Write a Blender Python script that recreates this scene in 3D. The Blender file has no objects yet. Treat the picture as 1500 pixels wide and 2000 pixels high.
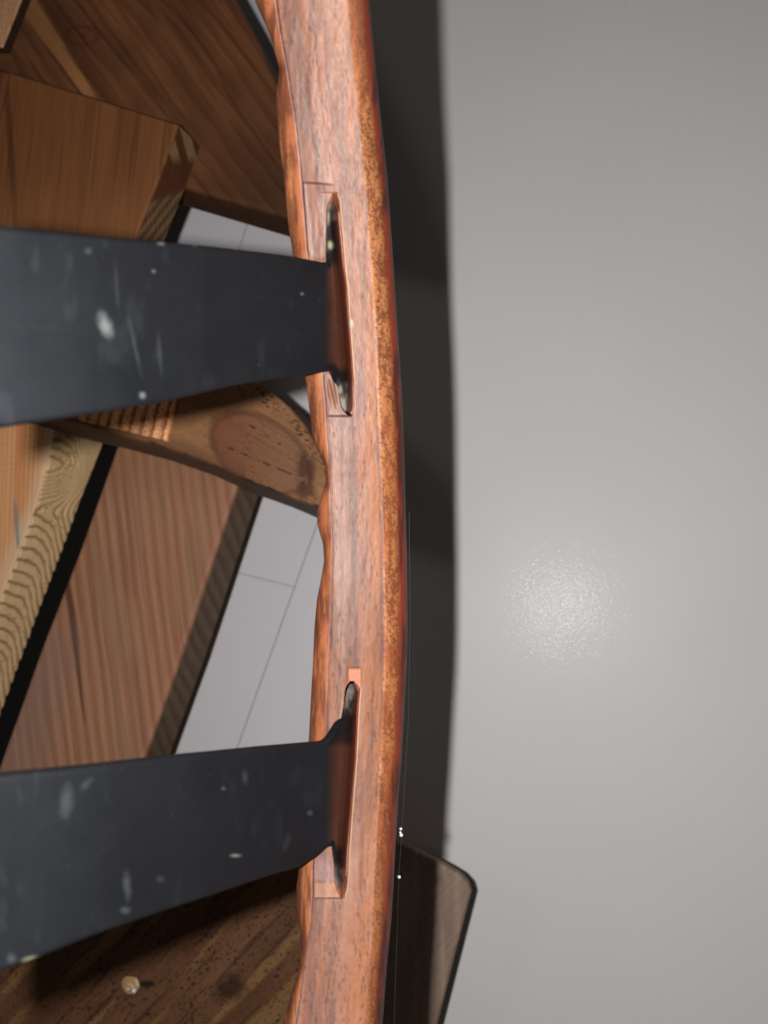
import bpy, math
import numpy as np
from mathutils import Matrix, Vector

scene = bpy.context.scene
# ------------------------------------------------------------------ camera
K = 0.0006                       # metres per photo pixel at 1 m
D0 = 0.5                         # distance to the floor along the axis
nc = np.array([-0.243, 0.112, 1.0]); nc /= np.linalg.norm(nc)
Xc = np.array([1.0, 0, 0]); Xc = Xc - nc * Xc.dot(nc); Xc /= np.linalg.norm(Xc)
Yc = np.cross(nc, Xc)
R = np.stack([Xc, Yc, nc])       # camera space -> world
P0 = np.array([0, 0, -D0])
CAM = R @ (-P0)
cam_d = bpy.data.cameras.new('camera'); cam = bpy.data.objects.new('camera', cam_d)
scene.collection.objects.link(cam); scene.camera = cam
cam_d.sensor_fit = 'VERTICAL'; cam_d.sensor_height = 24; cam_d.sensor_width = 18; cam_d.lens = 20
cam_d.clip_start = 0.005; cam_d.clip_end = 50
M = Matrix.Identity(4)
for i in range(3):
    for j in range(3): M[i][j] = R[i, j]
    M[i][3] = CAM[i]
cam.matrix_world = M
cam_d.dof.use_dof = True; cam_d.dof.focus_distance = 0.285; cam_d.dof.aperture_fstop = 8.5
cam_d.dof.aperture_blades = 0

def C2W(p): return (np.asarray(p, float) - P0) @ R.T
def ray(px, py): return np.stack([(np.asarray(px, float) - 750) * K, -(np.asarray(py, float) - 1000) * K, -np.ones(np.broadcast(px, py).shape)], -1)
def WD(px, py, d):                # photo pixel at depth d -> world
    px, py, d = np.broadcast_arrays(np.asarray(px, float), np.asarray(py, float), np.asarray(d, float))
    return C2W(ray(px, py) * d[..., None])
def WH(px, py, h):                # photo pixel on the level h above the floor -> world
    px, py, h = np.broadcast_arrays(np.asarray(px, float), np.asarray(py, float), np.asarray(h, float))
    r = ray(px, py) @ R.T
    s = (h - CAM[2]) / r[..., 2]
    return CAM + r * s[..., None]
def proj(w):                      # world -> photo pixel
    c = (np.asarray(w) @ R) + P0
    return 750 + c[..., 0] / -c[..., 2] / K, 1000 - c[..., 1] / -c[..., 2] / K

# ------------------------------------------------------------------ world and lamps
world = bpy.data.worlds.new('World'); scene.world = world; world.use_nodes = True
world.node_tree.nodes['Background'].inputs[0].default_value = (1.0, 0.93, 0.86, 1)
world.node_tree.nodes['Background'].inputs[1].default_value = 0.034
def lamp(name, kind, loc, energy, size, col, target=None):
    l = bpy.data.lights.new(name, kind); o = bpy.data.objects.new(name, l); scene.collection.objects.link(o)
    l.energy = energy; l.color = col; o.location = loc
    if kind == 'AREA': l.shape = 'DISK'; l.size = size
    else: l.shadow_soft_size = size
    if target is not None:
        o.rotation_euler = (Vector(target) - Vector(loc)).to_track_quat('-Z', 'Y').to_euler()
    return o
lamp('phone_flash', 'POINT', C2W([-0.033, 0.003, 0.0]), 6.6, 0.0035, (1.0, 0.975, 0.96))
lamp('room_lamp', 'AREA', C2W([-0.42, 0.16, 0.02]), 0.12, 0.12, (1.0, 0.86, 0.74), C2W([0.05, 0, -0.5]))
scene.view_settings.view_transform = 'Standard'; scene.view_settings.look = 'None'
scene.view_settings.exposure = 0; scene.view_settings.gamma = 1

# ------------------------------------------------------------------ numpy noise
_rng = np.random.RandomState(7)
_T = _rng.rand(256, 256)
def vn(x, y, seed=0):
    x = np.asarray(x, float) + seed * 17.31; y = np.asarray(y, float) + seed * 41.77
    xi = np.floor(x).astype(int); yi = np.floor(y).astype(int)
    fx = x - xi; fy = y - yi
    fx = fx * fx * (3 - 2 * fx); fy = fy * fy * (3 - 2 * fy)
    a = _T[xi & 255, yi & 255]; b = _T[(xi + 1) & 255, yi & 255]
    c = _T[xi & 255, (yi + 1) & 255]; d = _T[(xi + 1) & 255, (yi + 1) & 255]
    return (a * (1 - fx) + b * fx) * (1 - fy) + (c * (1 - fx) + d * fx) * fy
def fbm(x, y, seed=0, o=4):
    s = 0; a = 0.5; t = 0
    for i in range(o):
        s = s + a * vn(x * 2 ** i, y * 2 ** i, seed + i * 3); t += a; a *= 0.55
    return s / t
def ss(a, b, x):
    t = np.clip((np.asarray(x, float) - a) / (b - a), 0, 1); return t * t * (3 - 2 * t)
def pl(y, pts):                   # smooth-ish polyline
    p = np.array(pts, float); return np.interp(y, p[:, 0], p[:, 1])
def smooth_pl(pts, lo, hi, n, w):
    yy = np.linspace(lo, hi, n); v = pl(yy, pts)
    if w > 1:
        k = np.hanning(w + 2)[1:-1]; k /= k.sum()
        v = np.convolve(np.pad(v, w, mode='edge'), k, 'same')[w:-w]
    return lambda y: np.interp(y, yy, v)
def mix(a, b, t): return a + (b - a) * np.asarray(t)[..., None]
def C(r, g, b): return np.array([r, g, b], float)
def lin(r, g, b, s=1.0):
    v = np.array([r, g, b], float) / 255
    return np.where(v < .04045, v / 12.92, ((v + .055) / 1.055) ** 2.4) * s

# ------------------------------------------------------------------ mesh helpers
def mesh_np(name, V, F, col=None, uv=None, smooth=True, attrs=None):
    me = bpy.data.meshes.new(name)
    V = np.asarray(V, np.float32).reshape(-1, 3); F = np.asarray(F, np.int32).reshape(-1, 4)
    me.vertices.add(len(V)); me.vertices.foreach_set('co', V.ravel())
    me.loops.add(F.size); me.loops.foreach_set('vertex_index', F.ravel())
    me.polygons.add(len(F)); me.polygons.foreach_set('loop_start', np.arange(0, F.size, 4, dtype=np.int32))
    me.polygons.foreach_set('loop_total', np.full(len(F), 4, np.int32))
    me.polygons.foreach_set('use_smooth', np.full(len(F), smooth))
    me.update(calc_edges=True)
    if col is not None:
        a = me.color_attributes.new('Tint', 'FLOAT_COLOR', 'POINT')
        c = np.ones((len(V), 4), np.float32); c[:, :3] = np.asarray(col).reshape(-1, 3); a.data.foreach_set('color', c.ravel())
    if uv is not None:            # grain coordinates: across, along
        a = me.attributes.new('Grain', 'FLOAT_VECTOR', 'POINT')
        g = np.zeros((len(V), 3), np.float32); g[:, :2] = np.asarray(uv).reshape(-1, 2); a.data.foreach_set('vector', g.ravel())
    if attrs:
        for n, v in attrs.items():
            a = me.attributes.new(n, 'FLOAT', 'POINT'); a.data.foreach_set('value', np.asarray(v, np.float32).ravel())
    me.validate()
    return me
def link(name, me, mat, parent=None):
    o = bpy.data.objects.new(name, me); scene.collection.objects.link(o)
    if mat: me.materials.append(mat)
    if parent: o.parent = parent
    return o
def tag(o, label=None, cat=None, group=None, kind=None):
    if label: o['label'] = label
    if cat: o['category'] = cat
    if group: o['group'] = group
    if kind: o['kind'] = kind
    return o
def grid_faces(n, m, closed_j=False, off=0):
    i, j = np.meshgrid(np.arange(n - 1), np.arange(m if closed_j else m - 1), indexing='ij')
    j2 = (j + 1) % m
    return (np.stack([i * m + j, (i + 1) * m + j, (i + 1) * m + j2, i * m + j2], -1).reshape(-1, 4)) + off

# ------------------------------------------------------------------ materials
def new_mat(name):
    m = bpy.data.materials.new(name); m.use_nodes = True
    nt = m.node_tree; b = nt.nodes['Principled BSDF']; return m, nt, b
def N(nt, t, **kw):
    n = nt.nodes.new(t)
    for k, v in kw.items(): setattr(n, k, v)
    return n
def grained(name, rough=0.45, fine=(260., 12.), fine_amt=0.35, bump=0.15, spec=0.5, pores=0.0, coat=0.0, bump_dist=0.0004, scale=1.0):
    """Tint attribute x stretched fibre noise, fibre bump, optional pore flecks"""
    m, nt, b = new_mat(name); L = nt.links.new
    at = N(nt, 'ShaderNodeAttribute', attribute_name='Tint'); gr = N(nt, 'ShaderNodeAttribute', attribute_name='Grain')
    mp = N(nt, 'ShaderNodeMapping'); mp.inputs['Scale'].default_value = (fine[0] * scale, fine[1] * scale, 1)
    L(gr.outputs['Vector'], mp.inputs['Vector'])
    n1 = N(nt, 'ShaderNodeTexNoise'); n1.inputs['Scale'].default_value = 1; n1.inputs['Detail'].default_value = 5; n1.inputs['Roughness'].default_value = .65
    L(mp.outputs[0], n1.inputs['Vector'])
    mr = N(nt, 'ShaderNodeMapRange'); mr.inputs['From Min'].default_value = .25; mr.inputs['From Max'].default_value = .75
    mr.inputs['To Min'].default_value = 1 - fine_amt; mr.inputs['To Max'].default_value = 1 + fine_amt
    L(n1.outputs[0], mr.inputs['Value'])
    last = mr.outputs[0]
    if pores:
        mp2 = N(nt, 'ShaderNodeMapping'); mp2.inputs['Scale'].default_value = (fine[0] * scale * 3.0, fine[1] * scale * 3.2, 1)
        L(gr.outputs['Vector'], mp2.inputs['Vector'])
        n2 = N(nt, 'ShaderNodeTexNoise'); n2.inputs['Scale'].default_value = 1; n2.inputs['Detail'].default_value = 2
        L(mp2.outputs[0], n2.inputs['Vector'])
        r2 = N(nt, 'ShaderNodeMapRange'); r2.inputs['From Min'].default_value = .62; r2.inputs['From Max'].default_value = .74
        r2.inputs['To Min'].default_value = 1; r2.inputs['To Max'].default_value = 1 - pores
        L(n2.outputs[0], r2.inputs['Value'])
        mu = N(nt, 'ShaderNodeMath', operation='MULTIPLY'); L(last, mu.inputs[0]); L(r2.outputs[0], mu.inputs[1]); last = mu.outputs[0]
    vm = N(nt, 'ShaderNodeVectorMath', operation='SCALE'); L(at.outputs['Color'], vm.inputs[0]); L(last, vm.inputs['Scale'])
    L(vm.outputs[0], b.inputs['Base Color'])
    bp = N(nt, 'ShaderNodeBump'); bp.inputs['Strength'].default_value = bump; bp.inputs['Distance'].default_value = bump_dist
    L(last, bp.inputs['Height']); L(bp.outputs[0], b.inputs['Normal'])
    rr = N(nt, 'ShaderNodeMapRange'); rr.inputs['To Min'].default_value = rough - .1; rr.inputs['To Max'].default_value = rough + .12
    n3 = N(nt, 'ShaderNodeTexNoise'); n3.inputs['Scale'].default_value = 90; n3.inputs['Detail'].default_value = 4
    L(n3.outputs[0], rr.inputs['Value']); L(rr.outputs[0], b.inputs['Roughness'])
    b.inputs['Specular IOR Level'].default_value = spec
    if coat: b.inputs['Coat Weight'].default_value = coat; b.inputs['Coat Roughness'].default_value = .25
    return m
M_rail = grained('varnished_reddish_wood', .46, (1900., 70.), .07, .20, .26, .40, .0, .00010)
M_board = grained('weathered_softwood', .62, (700., 18.), .20, .5, .22, .16, 0, .0004)
M_pine = grained('pale_pine', .5, (700., 18.), .14, .4, .3, 0, 0, .0004)

def floor_mat(name, col, rough, bumpy):
    m, nt, b = new_mat(name); L = nt.links.new
    tc = N(nt, 'ShaderNodeTexCoord')
    a = N(nt, 'ShaderNodeTexNoise'); a.inputs['Scale'].default_value = 9; a.inputs['Detail'].default_value = 5
    L(tc.outputs['Object'], a.inputs['Vector'])
    cr = N(nt, 'ShaderNodeMapRange'); cr.inputs['To Min'].default_value = .95; cr.inputs['To Max'].default_value = 1.05
    L(a.outputs[0], cr.inputs['Value'])
    # sparse grey scuffs
    v = N(nt, 'ShaderNodeTexNoise'); v.inputs['Scale'].default_value = 60; v.inputs['Detail'].default_value = 2
    mp = N(nt, 'ShaderNodeMapping'); mp.inputs['Scale'].default_value = (1.3, .55, 1); mp.inputs['Rotation'].default_value = (0, 0, -.4)
    L(tc.outputs['Object'], mp.inputs['Vector']); L(mp.outputs[0], v.inputs['Vector'])
    sc = N(nt, 'ShaderNodeMapRange'); sc.inputs['From Min'].default_value = .755; sc.inputs['From Max'].default_value = .80
    sc.inputs['To Min'].default_value = 1; sc.inputs['To Max'].default_value = .72; L(v.outputs[0], sc.inputs['Value'])
    mu = N(nt, 'ShaderNodeMath', operation='MULTIPLY'); L(cr.outputs[0], mu.inputs[0]); L(sc.outputs[0], mu.inputs[1])
    vm = N(nt, 'ShaderNodeVectorMath', operation='SCALE'); vm.inputs[0].default_value = col; L(mu.outputs[0], vm.inputs['Scale'])
    L(vm.outputs[0], b.inputs['Base Color'])
    n2 = N(nt, 'ShaderNodeTexNoise'); n2.inputs['Scale'].default_value = 620; n2.inputs['Detail'].default_value = 3
    L(tc.outputs['Object'], n2.inputs['Vector'])
    n4 = N(nt, 'ShaderNodeTexNoise'); n4.inputs['Scale'].default_value = 70; n4.inputs['Detail'].default_value = 2
    L(tc.outputs['Object'], n4.inputs['Vector'])
    ad = N(nt, 'ShaderNodeMath', operation='MULTIPLY_ADD'); ad.inputs[1].default_value = .8
    L(n4.outputs[0], ad.inputs[0]); L(n2.outputs[0], ad.inputs[2])
    bp = N(nt, 'ShaderNodeBump'); bp.inputs['Strength'].default_value = bumpy; bp.inputs['Distance'].default_value = .0008
    L(ad.outputs[0], bp.inputs['Height']); L(bp.outputs[0], b.inputs['Coat Normal'])
    b2 = N(nt, 'ShaderNodeBump'); b2.inputs['Strength'].default_value = .06; b2.inputs['Distance'].default_value = .0008
    L(ad.outputs[0], b2.inputs['Height']); L(b2.outputs[0], b.inputs['Normal'])
    b.inputs['Roughness'].default_value = rough
    b.inputs['Coat Weight'].default_value = .028; b.inputs['Coat Roughness'].default_value = .085
    b.inputs['Specular IOR Level'].default_value = .12
    return m
M_floor = floor_mat('grey_white_satin_panel', (.63, .622, .625), .38, .16)
M_tile = floor_mat('grey_white_tile', (.60, .585, .605), .5, .15)
def flat(name, col, rough=.6, spec=.5):
    m, nt, b = new_mat(name); b.inputs['Base Color'].default_value = (*col, 1); b.inputs['Roughness'].default_value = rough
    b.inputs['Specular IOR Level'].default_value = spec
    n = N(nt, 'ShaderNodeTexNoise'); n.inputs['Scale'].default_value = 300
    bp = N(nt, 'ShaderNodeBump'); bp.inputs['Strength'].default_value = .2; bp.inputs['Distance'].default_value = .0004
    nt.links.new(n.outputs[0], bp.inputs['Height']); nt.links.new(bp.outputs[0], b.inputs['Normal'])
    return m
M_grout = flat('grey_joint', (.42, .41, .42), .9)
M_black = flat('gap_shade_black', (.004, .004, .004), .9, .1)  # near-black for the shade between the boards
M_resin = flat('amber_resin', (.42, .27, .12), .12, .8)
M_lint = flat('pale_lint', (.75, .74, .72), .5)

# ------------------------------------------------------------------ floor: joint bed, tiles on the left, one big panel on the right
bed = WH(np.array([-2500, 4500, 4500, -2500.]), np.array([-2500, -2500, 5000, 5000.]), -0.003)
floor = tag(link('floor', mesh_np('floor', bed, [[0, 3, 2, 1]], smooth=False), M_grout), kind='structure')
def slab(name, poly, h, t, mat, parent, gap=.35):
    P = np.array(poly, float); c = P.mean(0)
    e = np.roll(P, -1, 0) - P; l = np.linalg.norm(e, axis=1); nrm = np.stack([e[:, 1], -e[:, 0]], 1) / l[:, None]
    if ((c - P[0]) @ nrm[0]) < 0: nrm = -nrm
    n = len(P)
    def inset(q):
        out = []
        for i in range(n):
            n1, n2 = nrm[i - 1], nrm[i]; A = np.stack([n1, n2]); 
            out.append(np.linalg.solve(A, [n1 @ P[i - 1] + q, n2 @ P[i] + q]))
        return np.array(out)
    rings = [(gap, h - t), (gap, h - .0005), (gap + 1.2, h)]
    V = np.concatenate([WH(inset(q)[:, 0], inset(q)[:, 1], z) for q, z in rings])
    me = bpy.data.meshes.new(name); F = []
    for r in range(2):
        for i in range(n): F.append((r * n + i, r * n + (i + 1) % n, (r + 1) * n + (i + 1) % n, (r + 1) * n + i))
    F.append(tuple(2 * n + i for i in range(n)))
    me.from_pydata(V.tolist(), [], F); me.update()
    import bmesh
    bm = bmesh.new(); bm.from_mesh(me); bmesh.ops.recalc_face_normals(bm, faces=bm.faces)
    if max(bm.faces, key=lambda f: f.calc_area()).normal.z < 0: bmesh.ops.reverse_faces(bm, faces=bm.faces)
    bm.to_mesh(me); bm.free()
    return link(name, me, mat, parent)
pan = slab('floor_panel', [(694, -2400), (4400, -2400), (4400, 4900), (694, 4900)], 0, .003, M_floor, floor)
for poly in [
    [(-2400, -2400), (694, -2400), (694, 447), (-2400, -366)],
    [(-2400, -366), (495, 395), (410, 676), (-2400, -63)],
    [(495, 395), (694, 447), (694, 751), (410, 676)],
    [(694, 814), (694, 4900), (-764, 4900)],
    [(-2400, -63), (694, 751), (694, 814), (575.3, 1146.5), (-2400, 402)],
    [(-2400, 402), (575.3, 1146.5), (-764, 4900), (-2400, 4900)]]:
    slab('tile', poly, 0, .003, M_tile, floor)

# ------------------------------------------------------------------ boards
def board(name, A, B, h, t, step, paint, mat, grain, disp=None, rnd=.002, side_rows=10, parent=None, along='rows', wobble=0.0, scale=(1, 1, 1), lean=0.0):
    """A, B: matching control points (photo pixels on level h) of the two long borders. grain: angle (deg) of the fibres in the picture"""
    A = np.array(A, float); B = np.array(B, float)
    def dense(Pn, sa):
        l = np.concatenate([[0], np.cumsum(np.linalg.norm(np.diff((A + B) / 2, axis=0), axis=1) + 1e-6)]); l /= l[-1]
        return np.stack([np.interp(sa, l, Pn[:, 0]), np.interp(sa, l, Pn[:, 1])], -1)
    La = np.linalg.norm(np.diff((A + B) / 2, axis=0), axis=1).sum(); Lb = np.linalg.norm(A - B, axis=1).mean()
    pxm = K * (D0 - h)
    def axis(Ln):
        r = rnd / pxm / Ln
        n = max(6, int(Ln / step))
        core = np.linspace(r, 1 - r, n)
        a = np.linspace(0, math.pi / 2, 5)[:-1]
        e = r * (1 - np.sin(a)) 
        q0 = r * (1 - np.cos(a)); z0 = -rnd * (1 - np.sin(a))
        q = np.concatenate([np.zeros(side_rows), q0, core, 1 - q0[::-1], np.ones(side_rows)])
        zs = np.linspace(-t, -rnd, side_rows, endpoint=False)
        z = np.concatenate([zs, z0, np.zeros(n), z0[::-1], zs[::-1]])
        return q, z
    qa, za = axis(La); qb, zb = axis(Lb)
    Pa = dense(A, qa); Pb = dense(B, qa)
    P = Pa[:, None, :] * (1 - qb)[None, :, None] + Pb[:, None, :] * qb[None, :, None]
    Z = np.minimum(za[:, None], zb[None, :]) + h * 1.0
    W = WH(P[..., 0], P[..., 1], h)
    W[..., 2] = Z
    side = (Z < h - rnd * 1.01).astype(float)
    if lean:                      # lower border cut at a slant: the side leans outward
        d_ = WH(Pb[:, 0], Pb[:, 1], h) - WH(Pa[:, 0], Pa[:, 1], h); d_ /= np.linalg.norm(d_, axis=1)[:, None]
        W[..., :2] += d_[:, None, :2] * ((h - Z) / t * lean * (qb[None, :] > .5))[..., None]
    pxx, pyy = proj(W)
    if wobble:
        W[..., 2] += np.where(side > 0, 0, (fbm(pxx / 60, pyy / 60, 5) - .5) * wobble)
    if disp is not None: W = disp(W, pxx, pyy, side, Z, qa[:, None] + 0 * Z, qb[None, :] + 0 * Z)
    col_scale = scale
    g = math.radians(grain); ca, sa_ = math.cos(g), math.sin(g)
    X, Y = P[..., 0], P[..., 1]
    al = X * ca + Y * sa_; ac = -X * sa_ + Y * ca
    col = paint(P[..., 0], P[..., 1], ac, al, side, Z - h, pxx, pyy)
    col = col * np.array(col_scale)
    uv = np.stack([(ac + side * (Z - h) / pxm) * pxm, al * pxm], -1)
    n, m = Z.shape
    F = grid_faces(n, m)
    # orientation
    v = W.reshape(-1, 3); f = F[len(F) // 2 + m // 2]
    nn = np.cross(v[f[1]] - v[f[0]], v[f[2]] - v[f[0]])
    if nn[2] < 0: F = F[:, ::-1]
    return link(name, mesh_np(name, W, F, np.clip(col, .001, 1), uv), mat, parent)

def rings(ac, al, period, seed, warp=.6, sharp=3.0, low=(300., 900.)):
    ph = ac / period + warp * (fbm(ac / low[0] * 2, al / low[1] * 2, seed, 3) - .5) * 6
    f = ph - np.floor(ph)
    return f ** sharp * (.6 + .6 * vn(np.floor(ph) * .73, al / 500, seed + 5))
def streaks(ac, al, seed, w=3.0, l=140.): return fbm(ac / w, al / l, seed, 3)

# --- cross board under the top of the picture: dark, wide
dk = lin(66, 40, 24); dk2 = lin(104, 70, 44)
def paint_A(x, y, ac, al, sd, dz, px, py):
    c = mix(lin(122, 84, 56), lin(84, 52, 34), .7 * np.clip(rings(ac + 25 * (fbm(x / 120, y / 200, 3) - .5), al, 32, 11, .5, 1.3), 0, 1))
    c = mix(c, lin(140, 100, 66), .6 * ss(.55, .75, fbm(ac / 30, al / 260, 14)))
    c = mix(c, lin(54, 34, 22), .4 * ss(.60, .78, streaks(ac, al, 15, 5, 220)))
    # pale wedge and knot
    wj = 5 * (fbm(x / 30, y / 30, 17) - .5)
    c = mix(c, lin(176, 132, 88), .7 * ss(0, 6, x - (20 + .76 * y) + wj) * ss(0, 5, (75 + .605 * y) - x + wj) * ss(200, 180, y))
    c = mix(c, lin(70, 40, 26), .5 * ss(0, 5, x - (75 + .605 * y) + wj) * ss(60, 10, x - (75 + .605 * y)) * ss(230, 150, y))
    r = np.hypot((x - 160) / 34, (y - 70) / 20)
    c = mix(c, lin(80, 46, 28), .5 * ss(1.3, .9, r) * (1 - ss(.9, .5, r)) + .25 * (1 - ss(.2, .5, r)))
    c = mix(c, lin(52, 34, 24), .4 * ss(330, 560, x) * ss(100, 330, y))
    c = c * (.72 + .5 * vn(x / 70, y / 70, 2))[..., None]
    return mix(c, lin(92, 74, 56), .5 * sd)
aA = [(-260, -260), (-260, -100), (-260, 0), (-260, 80), (-260, 140), (-260, 188)]
aB = [(330, -260), (405, -100), (460, 0), (506, 84), (560, 210), (632, 446)]
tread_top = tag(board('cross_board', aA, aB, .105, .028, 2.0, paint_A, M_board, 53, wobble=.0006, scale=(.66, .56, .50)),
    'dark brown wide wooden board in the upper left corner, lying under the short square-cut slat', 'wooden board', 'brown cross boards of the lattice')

# --- middle cross board with rounded end and oval stain
def paint_C(x, y, ac, al, sd, dz, px, py):
    c = mix(lin(196, 146, 98), lin(160, 112, 72), fbm(ac / 22, al / 160, 21))
    c = mix(c, lin(120, 78, 48), .7 * ss(.66, .86, streaks(ac, al, 22, 3, 90)))
    th = math.radians(33); dx = x - 508; dy = y - 885
    e = np.hypot((dx * math.cos(th) + dy * math.sin(th)) / 108, (-dx * math.sin(th) + dy * math.cos(th)) / 66) + .10 * (fbm(x / 26, y / 26, 23) - .5)
    c = mix(c, mix(lin(150, 92, 64), lin(160, 116, 82), ss(430, 560, x)), .85 * ss(1.02, .96, e))
    c = mix(c, lin(92, 52, 38), .5 * ss(.12, .02, np.abs(e - 1.0)))
    c = mix(c, lin(88, 52, 44), .8 * ss(26, 8, np.abs(x - 598)) * ss(870, 900, y) * ss(995, 960, y) * ss(.3, .5, fbm(x / 12, y / 20, 8)))
    for (x0, y0, sl, a, b) in ((495, 835, .62, 478, 570), (455, 878, .42, 438, 580)):
        ln = np.abs(y - (y0 + (x - x0) * sl)) < 1.6
        c = mix(c, lin(48, 26, 16), .85 * ln * (x > a) * (x < b) * ss(.42, .56, vn(x / 7, y / 7, 4)))
    # black specks along the upper edge
    d = y - np.interp(x, [430, 510, 560, 600, 640], [722, 756, 792, 838, 900])
    sp = ss(.66, .76, vn(ac / 2.2, al / 5.5, 31)) * ss(46, 20, d) * (d > 2)
    c = mix(c, lin(30, 20, 14), .9 * sp)
    c = mix(c, lin(60, 36, 22), .5 * ss(.8, .9, vn(ac / 2, al / 4, 33)))
    # dark chipped lower arris
    be = np.interp(x, [52, 121, 217, 303, 390, 472, 550, 618], [795, 817, 845, 867, 895, 934, 964, 988])
    c = mix(c, lin(48, 28, 20), .8 * (np.abs(y - be) < 3) * ss(.4, .6, vn(x / 30, y * 0, 6)))
    c = mix(c, lin(120, 80, 60), .5 * ss(40, 10, np.abs(y - be)) * (x < 480))
    s = mix(lin(140, 118, 98), lin(108, 84, 66), fbm(al / 200, dz * 900, 25)) * (1.0 + .25 * (streaks(dz * 4000, al, 9, 3, 80) - .5))[..., None]
    return c * (1 - sd)[..., None] + s * sd[..., None]
cA = [(-260, 560), (0, 600), (200, 655), (400, 705), (470, 730), (520, 756), (562, 792), (592, 826), (616, 868), (640, 912), (660, 955), (672, 990)]
cB = [(-260, 700), (0, 783), (121, 817), (217, 845), (303, 867), (390, 895), (440, 918), (472, 934), (512, 948), (550, 964), (618, 990), (650, 1003)]
tread_mid = tag(board('cross_board.001', cA, cB, .105, .028, 1.8, paint_C, M_board, 30, wobble=.0008, scale=(.50, .48, .50), lean=.0062),
    'middle brown board with a rounded end and an oval reddish stain, running behind the rail', 'wooden board', 'brown cross boards of the lattice')

# --- lower cross board, spotted with dirt
def paint_F(x, y, ac, al, sd, dz, px, py):
    c = mix(lin(150, 106, 74), lin(104, 68, 48), fbm(ac / 40, al / 300, 41))
    c = mix(c, lin(172, 130, 84), .7 * ss(.54, .7, fbm(ac / 34, al / 420, 42)))
    c = mix(c, lin(66, 42, 30), .6 * ss(.6, .74, fbm(ac / 10, al / 160, 43)))
    den = ss(.38, .62, fbm(x / 90, y / 90, 44))
    sp = ss(.84 - .10 * den, .90 - .08 * den, vn(ac / 2.4, al / 4.0, 45))
    c = mix(c, lin(26, 18, 14), .88 * sp)
    r = np.hypot((x - 450) / 34, (y - 1930) / 26); c = mix(c, lin(40, 30, 20), .7 * ss(1.4, .5, r + .8 * (fbm(x / 12, y / 12, 46) - .5)))
    r = np.hypot((x - 286) / 18, (y - 1922) / 7); c = mix(c, lin(26, 20, 14), .85 * ss(1.2, .7, r))
    r = np.hypot((x - 810) / 60, (y - 1810) / 26); c = mix(c, lin(30, 24, 26), .6 * ss(1.4, .4, r + .9 * (fbm(x / 20, y / 20, 47) - .5)))
    c = mix(c, lin(34, 20, 12), .8 * (np.abs(ac - 18 * np.sin(al / 130) + 0) < 1.6) * ss(.4, .6, vn(al / 40, al * 0, 3)))
    c = mix(c, lin(190, 160, 120), .35 * ss(860, 905, x))
    gx = ss(700, 800, x)
    dk_ = mix(C(.56, .41, .32), C(.40, .29, .23), ss(.3, .7, fbm(x / 9, y / 160, 48))); c = mix(c, dk_, .85 * gx)
    return mix(c, lin(150, 120, 90), .7 * sd)  # side coloured lighter to make up for missing flash light
fA = [(-260, 1600), (0, 1585), (300, 1575), (500, 1585), (600, 1600), (700, 1618), (785, 1648), (823, 1667), (873, 1693), (899, 1709), (914, 1726), (919, 1744)]
fB = [(-260, 2350), (0, 2350), (300, 2350), (450, 2350), (560, 2350), (640, 2350), (690, 2350), (712, 2350), (735, 2350), (748, 2350), (756, 2350), (764, 2350)]
tread_low = tag(board('cross_board.002', fA, fB, .050, .005, 2.2, paint_F, M_board, -47, wobble=.0008, scale=(.55, .54, .53)),
    'dirty dark speckled board along the bottom edge with a drop of resin on it', 'wooden board', 'brown cross boards of the lattice')

# --- slats
def paint_E(x, y, ac, al, sd, dz, px, py):
    xx = x + .04 * (y - 1200)
    st = .5 + .5 * np.sin((ac + 10 * (fbm(x / 140, y / 300, 52) - .5)) / 22 * 2 * math.pi)
    c = mix(lin(204, 150, 110), lin(172, 114, 78), st * .75)
    c = mix(c, lin(186, 144, 106), .6 * ss(.5, .7, fbm(ac / 34, al / 260, 51)))
    c = mix(c, lin(150, 96, 64), .35 * ss(.55, .75, streaks(ac, al, 53, 6, 260)))
    # long dark streak
    cx = np.interp(y, [1120, 1200, 1300, 1410], [127, 141, 152, 165]); w = np.interp(y, [1110, 1150, 1250, 1412], [3, 7, 7, .5])
    c = mix(c, lin(98, 62, 44), .8 * ss(w * 1.3, w * .5, np.abs(x - cx)) * (y > 1100) * (y < 1414))
    c = mix(c, lin(168, 140, 120), .5 * ss(110, 20, x - np.interp(y, [1200, 1490], [110, 20])) * ss(1180, 1320, y))
    c = mix(c, lin(160, 108, 70), .4 * ss(1010, 900, y))
    ph = (py - 1.3 * (px - np.interp(py, [966, 1478], [457, 282])) + 30 * fbm(py / 150, px / 60, 54)) / 33
    f = ph - np.floor(ph)
    s = mix(lin(146, 116, 84), lin(92, 62, 44), .6 * ss(.2, .8, f) * ss(1.0, .8, f))
    s = s * (.85 + .3 * fbm(px / 8, py / 8, 55))[..., None]
    return c * (1 - sd)[..., None] + s * sd[..., None]
eA = [(420, 350), (221, 890), (152, 1083), (87, 1248), (0, 1490), (-14, 1530), (-38, 1590)]
eB = [(640, 440), (457, 966), (390, 1170), (350, 1290), (282, 1478), (268, 1520), (246, 1590)]
eA[0] = (262, 770); eB[0] = (500, 840)
slat_brown = tag(board('lattice_slat', eA, eB, .076, .030, 1.8, paint_E, M_board, 83, side_rows=16, wobble=.0004, scale=(.50, .50, .56)),
    'warm brown striped slat with a dark streak, between the pale board and the grey tiles', 'wooden slat', 'slats of the lattice')

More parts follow.
